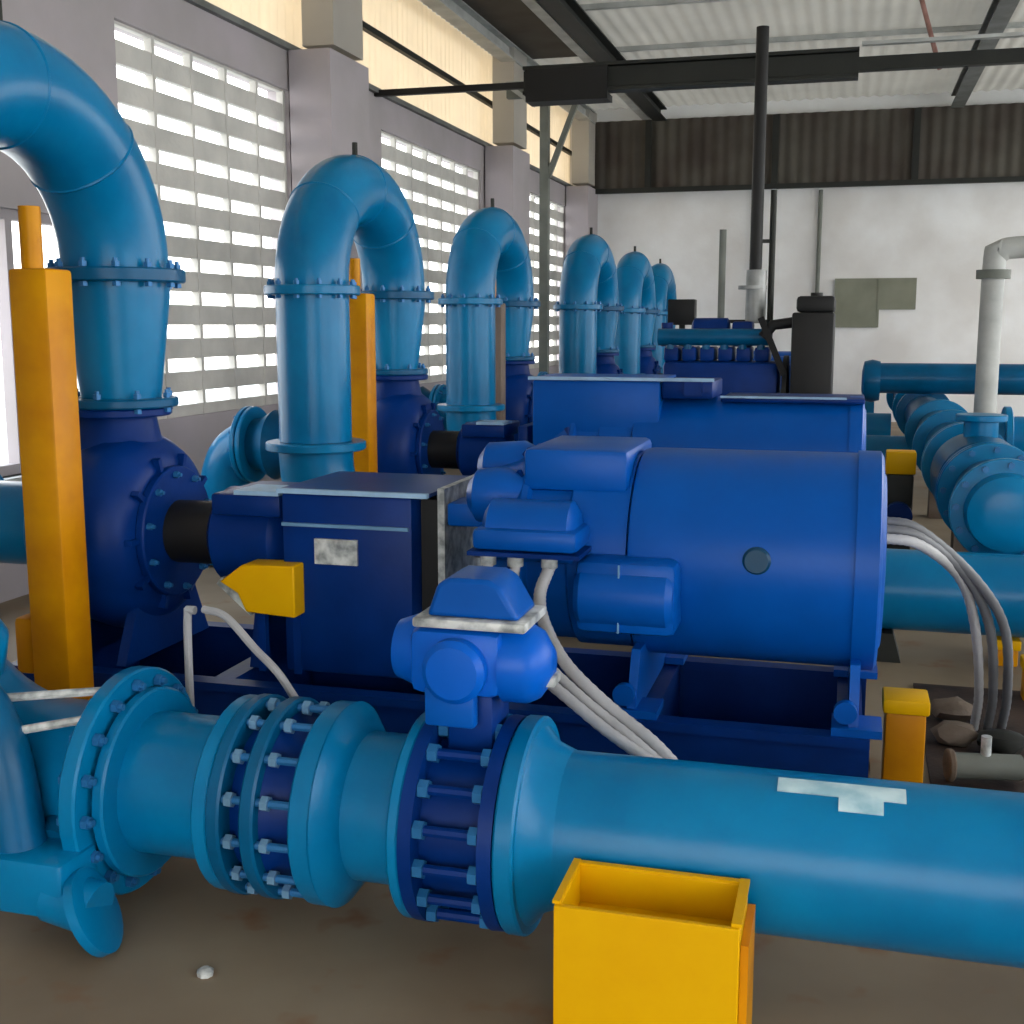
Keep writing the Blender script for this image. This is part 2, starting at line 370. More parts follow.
# yellow support post inside each arch
def make_post(m):
    y = (PY+SY)/2; x = PX+.19
    r = thing('support_post', (x, y, 0), '', 'support post', 'posts under the arched pipes')
    MB().box(x-.065, x+.08, y-.07, y+.07, .06, 1.78, .012).build('post', m, r, r)
    MB().cyl((x-.02, y, 1.78), (x-.02, y, 1.98), .035, 16).build('jack_screw', M['ochre'], r, r)
    MB().box(x-.14, x-.066, y-.06, y+.06, .42, .62, .02).build('gusset', m, r, r)
    MB().box(x-.18, x+.16, y-.16, y+.16, 0, .06, .008).build('foot_plate', M['lightsteel'], r, r)
    return r
post = make_post(M['ochre'])
pl = ['tall ochre yellow post under the nearest arched pipe, at the left edge', 'yellow post seen through the second arched pipe', 'dull post in the gap of the third arched pipe']
post['label'] = pl[0]
for k in range(1, 3): 
    q = dup(post, DY*k, pl[k], (0, -.2, -.3)[k])
for ch in q.children:
    if ch.name.startswith('post'):
        ch.data = ch.data.copy(); ch.data.materials[0] = mat('dull brown paint', (128, 112, 100), .6)

# ------------------------------------------------------------------ pump
def make_pump():
    r = thing('pump', (PX, SY, .3), '', 'pump', 'pumps of the row')
    b = MB(); x = -2.7
    b.lathe((x-.17, SY, SZ), (1, 0, 0), [(0, .17), (.0, .27), (.03, .33), (.09, .37), (.17, .385), (.25, .37), (.31, .33), (.34, .27), (.34, .16)], 48)
    b.build('volute', M['navy'], r, r)
    b = MB(); b.lathe((PX, SY, 1.02), (0, 0, 1), [(0, .24), (.08, .2), (.16, .165), (.24, .15)], 40); b.build('discharge_neck', M['navy'], r, r)
    b = MB()
    for i in range(10):
        a = 2*PI*i/10; b.bar((x+.175, SY+.14*math.cos(a), SZ+.14*math.sin(a)), (x+.175, SY+.3*math.cos(a), SZ+.3*math.sin(a)), .02, .03, (1, 0, 0))
    b.build('casing_rib', M['navy'], r, r)
    flange(r, (PX, SY, 1.275), (0, 0, 1), .21, .032, M['navy'])
    c = MB().disc((x+.17, SY, SZ), (x+.205, SY, SZ), .25).build('cover_plate', M['navy'], r, r); bolts(c, r, (x+.19, SY, SZ), (1, 0, 0), .22, 10, r=.013, L=.03)
    MB().cyl((x+.205, SY, SZ), (-2.26, SY, SZ), .12, 28).build('stuffing_box', M['black'], r, r)
    MB().lathe((-2.3, SY, SZ), (1, 0, 0), [(0, .14), (.03, .18), (.26, .18), (.3, .15), (.32, .09)], 32).build('bearing_housing', M['navy'], r, r)
    MB().box(-2.25, -1.975, SY-.19, SY+.19, SZ+.1, 1.0, .012).build('bearing_cover', M['navy'], r, r)
    MB().box(-2.15, -1.975, SY-.2, SY-.02, 1.0, 1.016).build('lip_highlight', M['pale'], r, r)  # pale strip paints the highlight on the bearing cover
    MB().cyl((-2.0, SY, SZ), (-1.965, SY, SZ), .045, 16).build('shaft', M['steel'], r, r)
    for sx in (-1, 1):
        b = MB(); b.prism([(SY-.3, .36), (SY+.3, .36), (SY+.18, .62), (SY-.18, .62)], 'x', x+sx*.12-.02, x+sx*.12+.02); b.build('foot', M['navy'], r, r)
    b = MB(); b.prism([(SY-.18, .36), (SY+.18, .36), (SY+.1, .66), (SY-.1, .66)], 'x', -2.12, -2.06); b.build('foot', M['navy'], r, r)
    flange(r, (x-.2, SY, SZ), (1, 0, 0), .25, .04, M['navy'])
    return r
pump = make_pump(); pump['label'] = 'dark blue pump casing below the nearest arched pipe, left of the yellow guard'
pn = ['dark blue pump casing at the foot of the second arched pipe', 'dark blue pump casing at the foot of the third arched pipe']
pump.location.x += .05
for k in range(1, 6): dup(pump, DY*k, pn[k-1] if k < 3 else ['dark pump casing below the left arch of the far cluster', 'dark pump casing below the middle arch of the far cluster', 'dark pump casing below the last arch of the far cluster'][k-3], DX[k]-.05)

# suction line to the left of each pump
def make_suction():
    r = thing('suction_pipe', (-3.6, SY, SZ-.16), '', 'pipe', 'suction pipes left of the pumps')
    MB().cyl((-3.42, SY, SZ), (-2.92, SY, SZ), .165, 32).build('pipe_spool', M['teal'], r, r)
    MB().lathe((-3.76, SY, SZ), (1, 0, 0), [(0, .17), (.07, .17), (.17, .23), (.27, .17), (.34, .17)], 32).build('rubber_bellows', M['teal_deep'], r, r)
    for x in (-3.79, -3.75, -3.44, -3.4, -2.943): flange(r, (x, SY, SZ), (1, 0, 0), .25, .032, M['teal'], 12 if x in (-3.79, -3.4) else 0, r=.014)
    MB().tube(smooth_path([(-3.77, SY, SZ), (-3.82, SY, SZ-.02), (-3.91, SY, SZ-.09), (-3.97, SY, SZ-.24), (-3.98, SY, SZ-.4), (-3.98, SY, .02)], 6), .165, 32).build('down_bend', M['teal'], r, r)
    return r
suc = make_suction(); suc['label'] = 'teal suction pipe entering the nearest pump, behind the tall ochre post'
sl = ['pale blue flanged suction pipe left of the second arched pipe', 'flanged suction pipe left of the third arched pipe']
for k in range(1, 4): dup(suc, DY*k, sl[k-1] if k < 3 else 'small flanged suction pipe left of the far cluster of arches', DX[k])

# ------------------------------------------------------------------ concrete plinth, base frame
def make_base():
    r = thing('base_frame', (-1.1, SY, .1), '', 'base frame', 'steel base frames')
    y0, y1 = SY-.36, SY+.36
    for y in (y0, y1):
        b = MB(); b.box(-2.95, .11, y-.035, y+.035, .1, .12); b.box(-2.95, .11, y-.035, y+.035, .33, .36); b.box(-2.95, .11, y-.012, y+.012, .12, .33); b.build('side_channel', M['navy'], r, r)
    for x in (-2.9, -2.1, -1.3, -.6, .05): MB().box(x-.04, x+.04, y0+.036, y1-.036, .14, .355).build('cross_member', M['navy'], r, r)
    return r
base = make_base(); base['label'] = 'long dark blue steel base frame under the nearest pump and big blue motor'
plinth = solo(MB().box(-3.1, .13, SY-.5, SY+.5, 0, .1, .01), 'concrete_plinth', M['concrete'], (-1.4, SY, 0), 'low concrete plinth under the nearest pump set', 'plinth', 'concrete plinths')
for k in range(1, 6):
    dup(base, DY*k, 'dark blue base frame of the %s pump set, counted from the camera' % (ordn[k] if k < 5 else 'farthest')); dup(plinth, DY*k, 'low concrete plinth of the %s pump set, counted from the camera' % (ordn[k] if k < 5 else 'farthest'))

# yellow coupling guard
g = thing('coupling_guard', (-1.97, 3.84, .56), 'small bright yellow coupling guard between pump bearing and dark blue box', 'guard')
b = MB(); b.prism([(-2.12, .70), (-2.03, .765), (-1.83, .77), (-1.83, .585), (-2.02, .595), (-2.05, .66)], 'y', 3.74, 3.86); b.build('shell', M['yellow'], g, g, bevel=.006)
b = MB(); b.bar((-2.13, 3.77, .7), (-2.0, 3.77, .59), .03, .03); b.build('rim', M['label'], g, g)
b = MB(); b.bar((-1.86, 3.83, .59), (-1.86, 3.83, .36), .03, .03); b.bar((-2.0, 3.83, .6), (-2.0, 3.83, .36), .03, .03); b.build('bracket', M['navy'], g, g)

# dark blue drive box with plate
g = thing('drive_enclosure', (-1.62, SY, .36), 'dark blue square enclosure with a pale nameplate, next to the yellow guard', 'enclosure')
MB().box(-1.91, -1.42, 3.82, 4.34, .37, 1.015, .012).build('housing', M['navy'], g, g)
MB().box(-1.92, -1.36, 3.83, 4.35, 1.016, 1.03).build('lid', M['navy'], g, g)
MB().box(-1.92, -1.36, 3.805, 3.83, 1.016, 1.032).build('lid_highlight', M['pale'], g, g)  # painted highlight along the lid's front edge
MB().box(-1.905, -1.43, 3.808, 3.82, .9, .912).build('seam_strip', M['bolt'], g, g)
MB().box(-1.78, -1.62, 3.806, 3.819, .77, .86).build('nameplate', M['label'], g, g)
MB().box(-1.415, -1.345, 3.9, 4.3, .6, 1.0).build('gap_shade', M['black'], g, g)  # black block stands in for the shade between box and motor
MB().box(-1.34, -1.315, 3.86, 4.3, .66, 1.045).build('end_plate', M['label'], g, g)

# ------------------------------------------------------------------ motors
def make_motor(x0, x1, label, near=True, dy=0):
    y = SY+.02+dy
    r = thing('motor', ((x0+x1)/2, y, .36), label, 'motor', 'motors of the pump row')
    R = .352
    b = MB(); b.lathe((x0, y, .835), (1, 0, 0), [(0, R-.03), (.01, R-.005), (.03, R), (x1-x0-.08, R), (x1-x0-.08, R+.008), (x1-x0-.01, R+.008), (x1-x0, R-.01)], 64)
    b.build('stator_frame', M['royal'], r, r)
    b = MB(); b.lathe((x0-.5, y, .835), (1, 0, 0), [(0, .2), (.02, .3), (.12, .33), (.14, .345), (.16, .345), (.17, .32), (.30, .32), (.31, .335), (.5, .335)], 48); b.build('end_bell', M['royal'], r, r)
    b = MB()
    for i in range(14):
        a = 2*PI*i/14; b.bar((x0-.5, y+.2*math.cos(a), .835+.2*math.sin(a)), (x0-.37, y+.34*math.cos(a), .835+.34*math.sin(a)), .014, .05)
    b.build('end_bell_rib', M['navy'], r, r)
    MB().cyl((x0-.6, y, .835), (x0-.5, y, .835), .06, 20).build('shaft', M['steel'], r, r)
    MB().box(x0-.36, x0-.01, y-.25, y+.25, 1.06, 1.2, .02).build('air_housing', M['royal'], r, r)
    if near:
        b = MB(); b.lathe(((x0+x1)/2+.02, y-R-.006, .88), (0, 1, 0), [(0, .036), (.008, .044), (.04, .044)], 20); b.build('inspection_plug', M['greenplate'], r, r)
    for x in (x0+.02, x1-.08):
        b = MB()
        b.prism([(y-.38, .36), (y+.38, .36), (y+.38, .39), (y+.3, .56), (y-.3, .56), (y-.38, .39)], 'x', x, x+.03)
        b.box(x-.05, x+.1, y-.4, y-.25, .36, .385); b.box(x-.05, x+.1, y+.25, y+.4, .36, .385)
        f = b.build('foot', M['royal'], r, r)
        h = MB().lathe((x-.01, y-.39, .43), (0, 1, 0), [(0, .018), (0, .035), (.03, .035)], 20).build('lifting_ring', M['royal'], f, r)
    MB().lathe((x1-.002, y, .835), (1, 0, 0), [(0, .3), (.012, .28), (.02, .1)], 40).build('rear_cover', M['royal'], r, r)
    return r
m1 = make_motor(-.66, .125, 'big smooth royal blue cylindrical motor in the centre right foreground')
# front terminal box with cable glands
b = MB(); b.box(-1.12, -.78, 3.54, 3.79, .9, .97, .02); b.lathe((-1.1, 3.665, .95), (1, 0, 0), [(0, .07), (.02, .1), (.28, .1), (.3, .07)], 28)
b.build('terminal_box', M['royal'], m1, m1)
b = MB(); b.box(-1.13, -.77, 3.53, 3.79, .885, .899); b.build('terminal_box_plate', M['navy'], m1, m1)
for x in (-1.075, -.985, -.875): MB().cyl((x, 3.58, .85), (x, 3.58, .885), .026, 12).build('cable_gland', M['label'], m1, m1)
b = MB(); b.box(-.8, -.48, 3.6, 3.8, .64, .875, .03); b.lathe((-.8, 3.66, .755), (1, 0, 0), [(0, .08), (.02, .1), (.29, .1), (.31, .08)], 28); b.build('auxiliary_box', M['royal'], m1, m1)
b = MB(); b.box(-.66, -.655, 3.59, 3.6, .65, .865); b.build('box_seam', M['bolt'], m1, m1)
b = MB(); b.lathe((-1.22, 3.86, 1.03), (1, 0, 0), [(0, .05), (.03, .09), (.12, .1), (.2, .07)], 24); b.lathe((-1.24, 4.05, 1.1), (1, 0, 0), [(0, .05), (.03, .09), (.16, .1), (.22, .07)], 24); b.box(-1.3, -1.16, 3.84, 4.0, .92, 1.0, .01); b.build('bearing_cap', M['royal'], m1, m1)

m2 = make_motor(-1.2, .1, 'second royal blue motor, behind the biggest one, with a square box at its left', False, DY)
b = MB(); b.box(-1.8, -1.04, 6.915, 7.5, .88, 1.28, .015); b.build('terminal_box', M['royal'], m2, m2)
MB().box(-1.81, -1.03, 6.915, 7.51, 1.281, 1.295).build('box_lid', M['royal'], m2, m2)
MB().box(-1.82, -.73, 6.89, 6.914, 1.281, 1.3).build('lid_highlight', M['pale'], m2, m2)  # highlight painted along the box's top edge
b = MB(); b.box(-1.03, -.74, 6.93, 7.48, 1.18, 1.28, .01); b.box(-.9, -.8, 6.905, 6.93, 1.2, 1.28); b.build('cable_box', M['navy'], m2, m2)
MB().box(-.7, .1, 7.0, 7.5, 1.16, 1.19, .01).build('top_cover', M['navy'], m2, m2)
b = MB(); b.bar((-.7, 6.99, 1.192), (.0, 6.99, 1.192), .02, .012); b.build('lip_highlight', M['pale'], m2, m2)  # highlight painted along the cover's front edge
d2 = thing('drive_enclosure', (-1.98, SY+DY, .36), 'dark enclosure between the second pump and the second blue motor', 'enclosure')
MB().box(-1.9, -1.84, SY+DY-.22, SY+DY+.22, .37, 1.0, .01).build('housing', M['navy'], d2, d2)
ml = ['small royal blue motor directly beyond the engine with the black radiator', 'small blue motor of the fifth pump set, mostly hidden by the engine', 'small dark blue motor of the farthest pump set']
for k in range(3, 6):
    q = dup(m1, DY*k, ml[k-3], dx=-.45)

# ------------------------------------------------------------------ diesel engine of the third set
ey = SY+2*DY
e = thing('diesel_engine', (-.85, ey, .36), 'dark blue engine with a black radiator, in front of the white end wall', 'engine')
MB().box(-1.5, -.55, ey-.24, ey+.24, .5, 1.3, .04).build('engine_block', M['navy'], e, e)
b = MB()
for i in range(6): b.box(-1.5+i*.15, -1.38+i*.15, ey-.18, ey+.18, 1.3, 1.42, .02)
b.build('cylinder_head', M['navy'], e, e)
b = MB(); b.tube([(-1.55, ey-.16, 1.5), (-.62, ey-.16, 1.5)], .07, 16); 
for i in range(6): b.cyl((-1.45+i*.15, ey-.16, 1.4), (-1.45+i*.15, ey-.16, 1.5), .035, 10)
b.build('intake_manifold', M['teal_deep'], e, e)
b = MB(); b.lathe((-1.3, ey+.1, 1.56), (1, 0, 0), [(0, .06), (.02, .1), (.3, .1), (.32, .06)], 20); b.box(-.95, -.78, ey-.05, ey+.14, 1.42, 1.63, .02); b.cyl((-1.5, ey, 1.42), (-1.5, ey, 1.62), .05, 12); b.build('air_filter', M['navy'], e, e)
b = MB()
for i in range(7): b.cyl((-1.42+i*.13, ey-.262, .75+.08*(i % 3)), (-1.42+i*.13, ey-.238, .75+.08*(i % 3)), .04, 12)
b.lathe((-1.05, ey-.3, .95), (0, 1, 0), [(0, .07), (.06, .07)], 16); b.build('oil_filter', M['royal'], e, e)
b = MB(); b.box(-.45, -.12, ey-.36, ey+.36, .5, 1.7, .02); b.build('radiator', M['black'], e, e)
b = MB(); b.box(-.42, -.12, ey-.33, ey+.33, 1.7, 1.83, .03); b.cyl((-.27, ey-.1, 1.83), (-.27, ey-.1, 1.86), .05, 12); b.build('radiator_tank', M['black'], e, e)
b = MB(); b.lathe((-.53, ey, 1.05), (1, 0, 0), [(0, .05), (.01, .3), (.05, .3), (.06, .05)], 28); b.build('fan', M['black'], e, e)
b = MB(); b.bar((-.5, ey-.3, 1.2), (-.7, ey-.3, 1.66), .05, .05); b.tube([(-.45, ey-.25, 1.62), (-.6, ey-.27, 1.6), (-.68, ey-.28, 1.5)], .045, 12); b.build('coolant_hose', M['rubber'], e, e)
x = -.79
b = MB(); b.cyl((x, ey+.2, 2.06), (x, ey+.2, 4.02), .052, 20); b.build('exhaust_stack', M['black'], e, e)
b = MB(); b.cyl((x+.01, ey+.2, 1.62), (x+.01, ey+.2, 2.06), .085, 20); b.cyl((x-.02, ey+.2, 1.9), (x-.02, ey+.2, 1.93), .12, 20); b.build('exhaust_flexible', M['steel'], e, e)
b = MB(); b.cyl((x+.13, ey+.25, 1.5), (x+.13, ey+.25, 2.72), .027, 12); b.bar((x-.03, ey+.22, 2.3), (x+.14, ey+.25, 2.3), .03, .03); b.bar((x-.3, ey+.2, 1.63), (x+.3, ey+.2, 1.63), .04, .03); b.build('support_rod', M['iron'], e, e)
b = MB(); b.cyl((x-.28, ey+.2, 1.6), (x-.28, ey+.2, 2.4), .03, 12); b.build('breather_pipe', M['greypaint'], e, e)
for xx in (-1.4, -.7, -.3): MB().box(xx-.06, xx+.06, ey-.3, ey+.3, .36, .5).build('foot', M['navy'], e, e)
cb = thing('control_box', (-1.75, SY+3*DY, .36), 'small black box on a stand beside the last arched pipes', 'control box')
MB().box(-1.95, -1.65, 13.42, 13.6, 1.6, 1.88, .01).build('box', M['black'], cb, cb); MB().box(-1.83, -1.77, 13.5, 13.56, .36, 1.6).build('stand', M['iron'], cb, cb)

# ------------------------------------------------------------------ foreground discharge line
def spool(x0, x1, lb, fl0=None, fl1=None, y=PY, extra=None):
    r = thing('pipe_spool', ((x0+x1)/2, y, PZ-PR), lb, 'pipe')
    MB().cyl((x0, y, PZ), (x1, y, PZ), PR, 56).build('pipe', M['teal'], r, r)
    return r
FR = .275
# bottom bend
r = thing('bottom_bend', (-2.4, PY, .05), 'large teal pipe bend at the lower left edge, with wide flange beside the floor', 'pipe')
PX2 = PX+DX[0]
pts = [(PX2, PY, .975), (PX2, PY, .9)]+[(PX2+.55-.55*math.cos(a), PY, .885-.55*math.sin(a)) for a in (PI/2*i/14 for i in range(15))]
pts += [(-1.93, PY, PZ)]
MB().tube(pts, PR+.01, 40).build('bend', M['teal'], r, r)
flange(r, (PX2, PY, .955), (0, 0, 1), .27, .045, M['teal'], 12, r=.018)
flange(r, (-1.895, PY, PZ), (1, 0, 0), .315, .05, M['teal'], 16, r=.018)
MB().lathe((-1.99, PY, PZ), (1, 0, 0), [(0, PR+.01), (.04, .235), (.07, .25)], 48).build('hub', M['teal'], r, r)
MB().box(-2.1, -1.86, 2.44, 2.6, .1, .25, .015).build('drain_box', M['teal'], r, r)
MB().tube([(-2.0, 2.6, .2), (-2.02, 2.78, .26)], .08, 20).build('drain_stub', M['teal_deep'], r, r)
MB().lathe((-1.80, 2.5, .115), (.85, .25, .42), [(-.03, .10), (-.025, .115), (.0, .115), (.005, .10)], 28).build('drain_flange', M['teal'], r, r)
MB().tube([(-1.93, 2.5, .14), (-1.8, 2.5, .115)], .07, 20).build('drain_pipe', M['teal'], r, r)
MB().tube(smooth_path([(-2.5, 2.6, .8), (-2.25, 2.58, .66), (-2.12, 2.56, .5), (-2.06, 2.54, .22)], 6), .075, 20).build('bypass_pipe', M['teal_deep'], r, r)
MB().lathe((-2.24, 2.58, .78), (.2, -.3, 1), [(-.16, .06), (-.1, .11), (.0, .125), (.05, .1), (.08, .04), (.1, .04), (.105, .0)], 28).build('bypass_valve', M['teal'], r, r)
MB().lathe((-2.15, 2.49, .83), (.3, -1, .2), [(0, .03), (.04, .03), (.05, 0)], 16).build('gauge', M['label'], r, r)
MB().tube([(-2.2, 2.6, .61), (-1.9, 2.74, .618)], .012, 8).build('tie_rod', M['label'], r, r)
MB().tube([(-2.12, 2.58, .53), (-1.9, 2.64, .57)], .012, 8).build('tie_rod', M['label'], r, r)

r = spool(-1.87, -1.56, 'short teal pipe piece between the lower left bend and the black banded joint')
flange(r, (-1.84, PY, PZ), (1, 0, 0), .262, .035, M['teal'], 0)
flange(r, (-1.545, PY, PZ), (1, 0, 0), .262, .045, M['teal'], 0)
# expansion joint
r = thing('expansion_joint', (-1.52, PY, .06), 'dark banded expansion joint with tie rods between two teal flanges', 'pipe joint')
MB().lathe((-1.648, PY, PZ), (1, 0, 0), [(0, .2), (.03, .2), (.08, .235), (.13, .235), (.18, .2), (.225, .2)], 48).build('sleeve', M['navy'], r, r)
f = MB().disc((-1.648, PY, PZ), (-1.61, PY, PZ), .268).build('gland_ring', M['teal_deep'], r, r)
f = MB().disc((-1.555, PY, PZ), (-1.515, PY, PZ), .268).build('gland_ring', M['teal_deep'], r, r)
for i in range(14):
    a = 2*PI*(i+.3)/14; c = V((0, .246*math.cos(a), .246*math.sin(a)))
    t = MB().cyl(V((-1.66, PY, PZ))+c, V((-1.42, PY, PZ))+c, .011, 8).build('tie_rod', M['boltblue'], r, r)
    MB().cyl(V((-1.60, PY, PZ))+c, V((-1.58, PY, PZ))+c, .02, 6).build('nut', M['bolt'], t, r)
    MB().cyl(V((-1.5, PY, PZ))+c, V((-1.48, PY, PZ))+c, .02, 6).build('nut', M['bolt'], t, r)
r.location.x += .125
r = spool(-1.305, -1.0, 'teal pipe piece between banded joint and dark valve, with a wide pale blue flange')
flange(r, (-1.265, PY, PZ), (1, 0, 0), .268, .06, M['teal'], 0)
MB().lathe((-1.235, PY, PZ), (1, 0, 0), [(0, .27), (.03, .23), (.05, PR)], 56).build('hub', M['teal'], r, r)
flange(r, (-1.018, PY, PZ), (1, 0, 0), .268, .032, M['teal'], 0)
# butterfly valve
r = thing('butterfly_valve', (-.95, PY, .06), 'navy blue valve body ringed with bolts, carrying the bright blue actuator', 'valve')
MB().lathe((-1.087, PY, PZ), (1, 0, 0), [(0, .27), (.035, .272), (.036, .215), (.20, .215), (.201, .272), (.236, .27)], 56).build('body', M['navy'], r, r)
for i in range(16):
    a = 2*PI*(i+.4)/16; c = V((0, .25*math.cos(a), .25*math.sin(a)))
    t = MB().cyl(V((-1.05, PY, PZ))+c, V((-.888, PY, PZ))+c, .014, 8).build('stud', M['navy'], r, r)
    MB().cyl(V((-1.05, PY, PZ))+c, V((-1.025, PY, PZ))+c, .024, 6).build('nut', M['boltblue'], t, r)
    MB().cyl(V((-.91, PY, PZ))+c, V((-.888, PY, PZ))+c, .024, 6).build('nut', M['boltblue'], t, r)
MB().box(-1.02, -.9, PY-.08, PY+.08, .535, .69, .01).build('neck', M['navy'], r, r)
r.location.x += .085
a_ = thing('valve_actuator', (-.93, PY, .69), 'bright blue valve actuator sitting on the navy valve, in front of the hanging cables', 'actuator')
b = MB(); b.box(-1.06, -.82, PY-.12, PY+.12, .69, .86, .03); b.build('gear_case', M['bright'], a_, a_)
MB().lathe((-1.13, PY, .775), (1, 0, 0), [(0, .03), (.01, .075), (.05, .09), (.1, .09), (.11, .07)], 32).build('end_cap', M['bright'], a_, a_)
MB().lathe((-.83, PY-.02, .765), (1, 0, 0), [(0, .1), (.06, .1), (.09, .085), (.12, .04)], 32).build('motor_cap', M['bright'], a_, a_)
MB().box(-1.05, -.76, PY-.11, PY+.11, .861, .885, .006).build('top_plate', M['label'], a_, a_)
b = MB(); b.prism([(-1.02, .886), (-.78, .886), (-.83, .97), (-.86, .985), (-.96, .985), (-.99, .97)], 'y', PY-.09, PY+.09); b.build('indicator_dome', M['royal'], a_, a_, bevel=.012)
MB().lathe((-.93, PY-.12, .765), (0, -1, 0), [(0, .08), (.03, .08), (.045, .065), (.05, 0)], 32).build('handwheel_hub', M['bright'], a_, a_)
MB().box(-1.01, -.88, PY-.14, PY-.1, .62, .72, .01).build('mounting_lug', M['royal'], a_, a_)
MB().box(-.76, -.70, PY-.05, PY+.02, .715, .74, .004).build('wiring_plug', M['label'], a_, a_)
# long pipe
a_.location.x += .035
r = thing('long_pipe', (.6, PY, PZ-PR), 'long thick teal pipe crossing the lower right, behind the yellow box', 'pipe')
MB().cyl((-.72, PY, PZ), (6.79, PY, PZ), PR, 64).build('pipe', M['teal'], r, r)
flange(r, (-.738, PY, PZ), (1, 0, 0), .275, .05, M['teal'], 0)
MB().lathe((-.713, PY, PZ), (1, 0, 0), [(0, .25), (.03, .215), (.08, PR)], 56).build('hub', M['teal'], r, r)
# label strips follow the pipe's crown
def strip(x0, x1, a0, a1, nm, mm):
    b = MB(); n = 8
    for side, R in ((0, PR+.0015), ):
        rr = [[b.bm.verts.new((x, PY+R2*math.cos(a0+(a1-a0)*i/n), PZ+R2*math.sin(a0+(a1-a0)*i/n))) for i in range(n+1)] for x in (x0, x1) for R2 in (PR+.0005, PR+.003)]
        A, B, C, D = rr
        for i in range(n):
            b.bm.faces.new((B[i], B[i+1], D[i+1], D[i])); b.bm.faces.new((A[i], C[i], C[i+1], A[i+1]))
    b.build(nm, mm, r, r)
strip(-.12, .17, math.radians(96), math.radians(112), 'label_strip', M['label_white'])
strip(.02, .12, math.radians(112), math.radians(124), 'label_strip', M['label_white'])
# pipe support saddles under line (hidden mostly)
for x, lb in ((.9, 'low block under the long teal pipe, right of the yellow box'), (4.2, 'low block under the far right end of the long teal pipe')):
    b = MB(); b.prism([(PY-.14, 0), (PY+.14, 0), (PY+.14, .15), (PY+.09, .155), (PY, .138), (PY-.09, .155), (PY-.14, .15)], 'x', x-.05, x+.05); solo(b, 'pipe_block', M['concrete'], (x, PY, 0), lb, 'support')
# yellow box
r = thing('yellow_guard_box', (-.37, 2.49, 0), 'open topped yellow sheet metal box in front of the long teal pipe', 'box')
b = MB(); x0, x1, y0, y1, zt, t = -.57, -.17, 2.385, 2.61, .35, .014
b.box(x0, x1, y0, y0+t, 0, zt); b.box(x0, x1, y1-t, y1, 0, zt); b.box(x0, x0+t, y0+t, y1-t, 0, zt); b.box(x1-t, x1, y0+t, y1-t, 0, zt); b.box(x0+t, x1-t, y0+t, y1-t, .24, .26)
b.build('shell', M['yellow'], r, r, bevel=.002)
b = MB(); b.box(x0-.005, x0+.012, y0+.01, y1+.003, zt, zt+.008); b.box(x1-.018, x1+.004, y0+.01, y1+.003, zt, zt+.008); b.box(x0, x1, y1-t, y1+.003, zt, zt+.006)
b.build('rim', M['yellow'], r, r)
MB().box(x1+.001, x1+.018, y0+.03, y1, 0, .3).build('side_flange', M['ochre'], r, r)
solo(MB().box(-2.62, -2.38, 2.36, 2.5, 0, .1, .01), 'yellow_footing', M['yellow'], (-2.5, 2.43, 0), 'low yellow footing on the floor at the left edge', 'support')

# other sets' discharge pipes to the right (second visible behind the motor)
def far_line(k, x1):
    y = PY+DY*k
    lb = {1: 'teal discharge pipe of the second set, emerging right of the big blue motor', 2: 'teal discharge pipe of the third set, between the rows of machines'}.get(k, 'teal discharge pipe of pump set %s from the camera, low behind' % (ordn[k]))
    r = thing('discharge_line', (-1, y, PZ-PR), lb, 'pipe', 'discharge pipes behind the nearest one')
    MB().cyl((-2.05, y, PZ), (x1, y, PZ), PR, 40).build('pipe', M['teal'], r, r)
    for x in (-2.03, -1.65, -1.4, -1.1, -.83): flange(r, (x, y, PZ), (1, 0, 0), FR, .045, M['teal'])
    pts = [(PX, y, .975), (PX, y, .9)]+[(PX+.55-.55*math.cos(a), y, .885-.55*math.sin(a)) for a in (PI/2*i/12 for i in range(13))]+[(-2.04, y, PZ)]
    MB().tube(pts, PR+.005, 32).build('bend', M['teal'], r, r)
    flange(r, (PX, y, .955), (0, 0, 1), .27, .045, M['teal'])
    r.location.x += DX[k]
    return r
far_line(1, 6.79)
for k in range(2, 6): far_line(k, .56)
ra = dup(a_, DY, 'small blue valve actuator on the second discharge pipe, mostly hidden by the big motor')
a2 = thing('pipe_stand', (.2, PY+DY, 0), 'dark stand under the second discharge pipe, right of the motor', 'support')
b = MB(); b.prism([(.1, 0), (.3, 0), (.26, .14), (.14, .14)], 'y', PY+DY-.12, PY+DY+.12); b.build('block', M['iron'], a2, a2)

# header along the row on the right
r = thing('header_pipe', (.78, 8, .3), 'large teal header pipe with round flanges facing the camera, on the right', 'pipe')
HX, HZ = .8, .66
MB().cyl((HX, 6.5, HZ), (HX, 19.5, HZ), .2, 40).build('pipe', M['teal_deep'], r, r)
MB().lathe((HX, 6.36, HZ), (0, 1, 0), [(0, .1), (.01, .14), (.03, .19), (.14, .2)], 40).build('end_cap', M['teal'], r, r)
for i, y in enumerate((6.52, 7.15, 7.22, 8.6, 8.68, 9.9, 11.2, 11.27, 13.5, 14.6, 17)):
    flange(r, (HX, y, HZ), (0, 1, 0), .29 if i else .27, .05, M['teal'], 12 if i < 3 else 0, r=.018)
MB().lathe((HX, 7.5, HZ), (0, 1, 0), [(0, .2), (.05, .26), (.35, .28), (.7, .26), (.75, .2)], 36).build('valve_body', M['teal_deep'], r, r)
for y in (8.2, 10.6): MB().box(HX-.1, HX+.1, y-.1, y+.1, 0, .48).build('saddle', M['concrete'], r, r)
b = MB(); b.cyl((HX, 7.85, HZ+.2), (HX, 7.85, HZ+.36), .1, 20); b.disc((HX, 7.85, HZ+.36), (HX, 7.85, HZ+.4), .15); b.build('valve_neck', M['teal'], r, r)
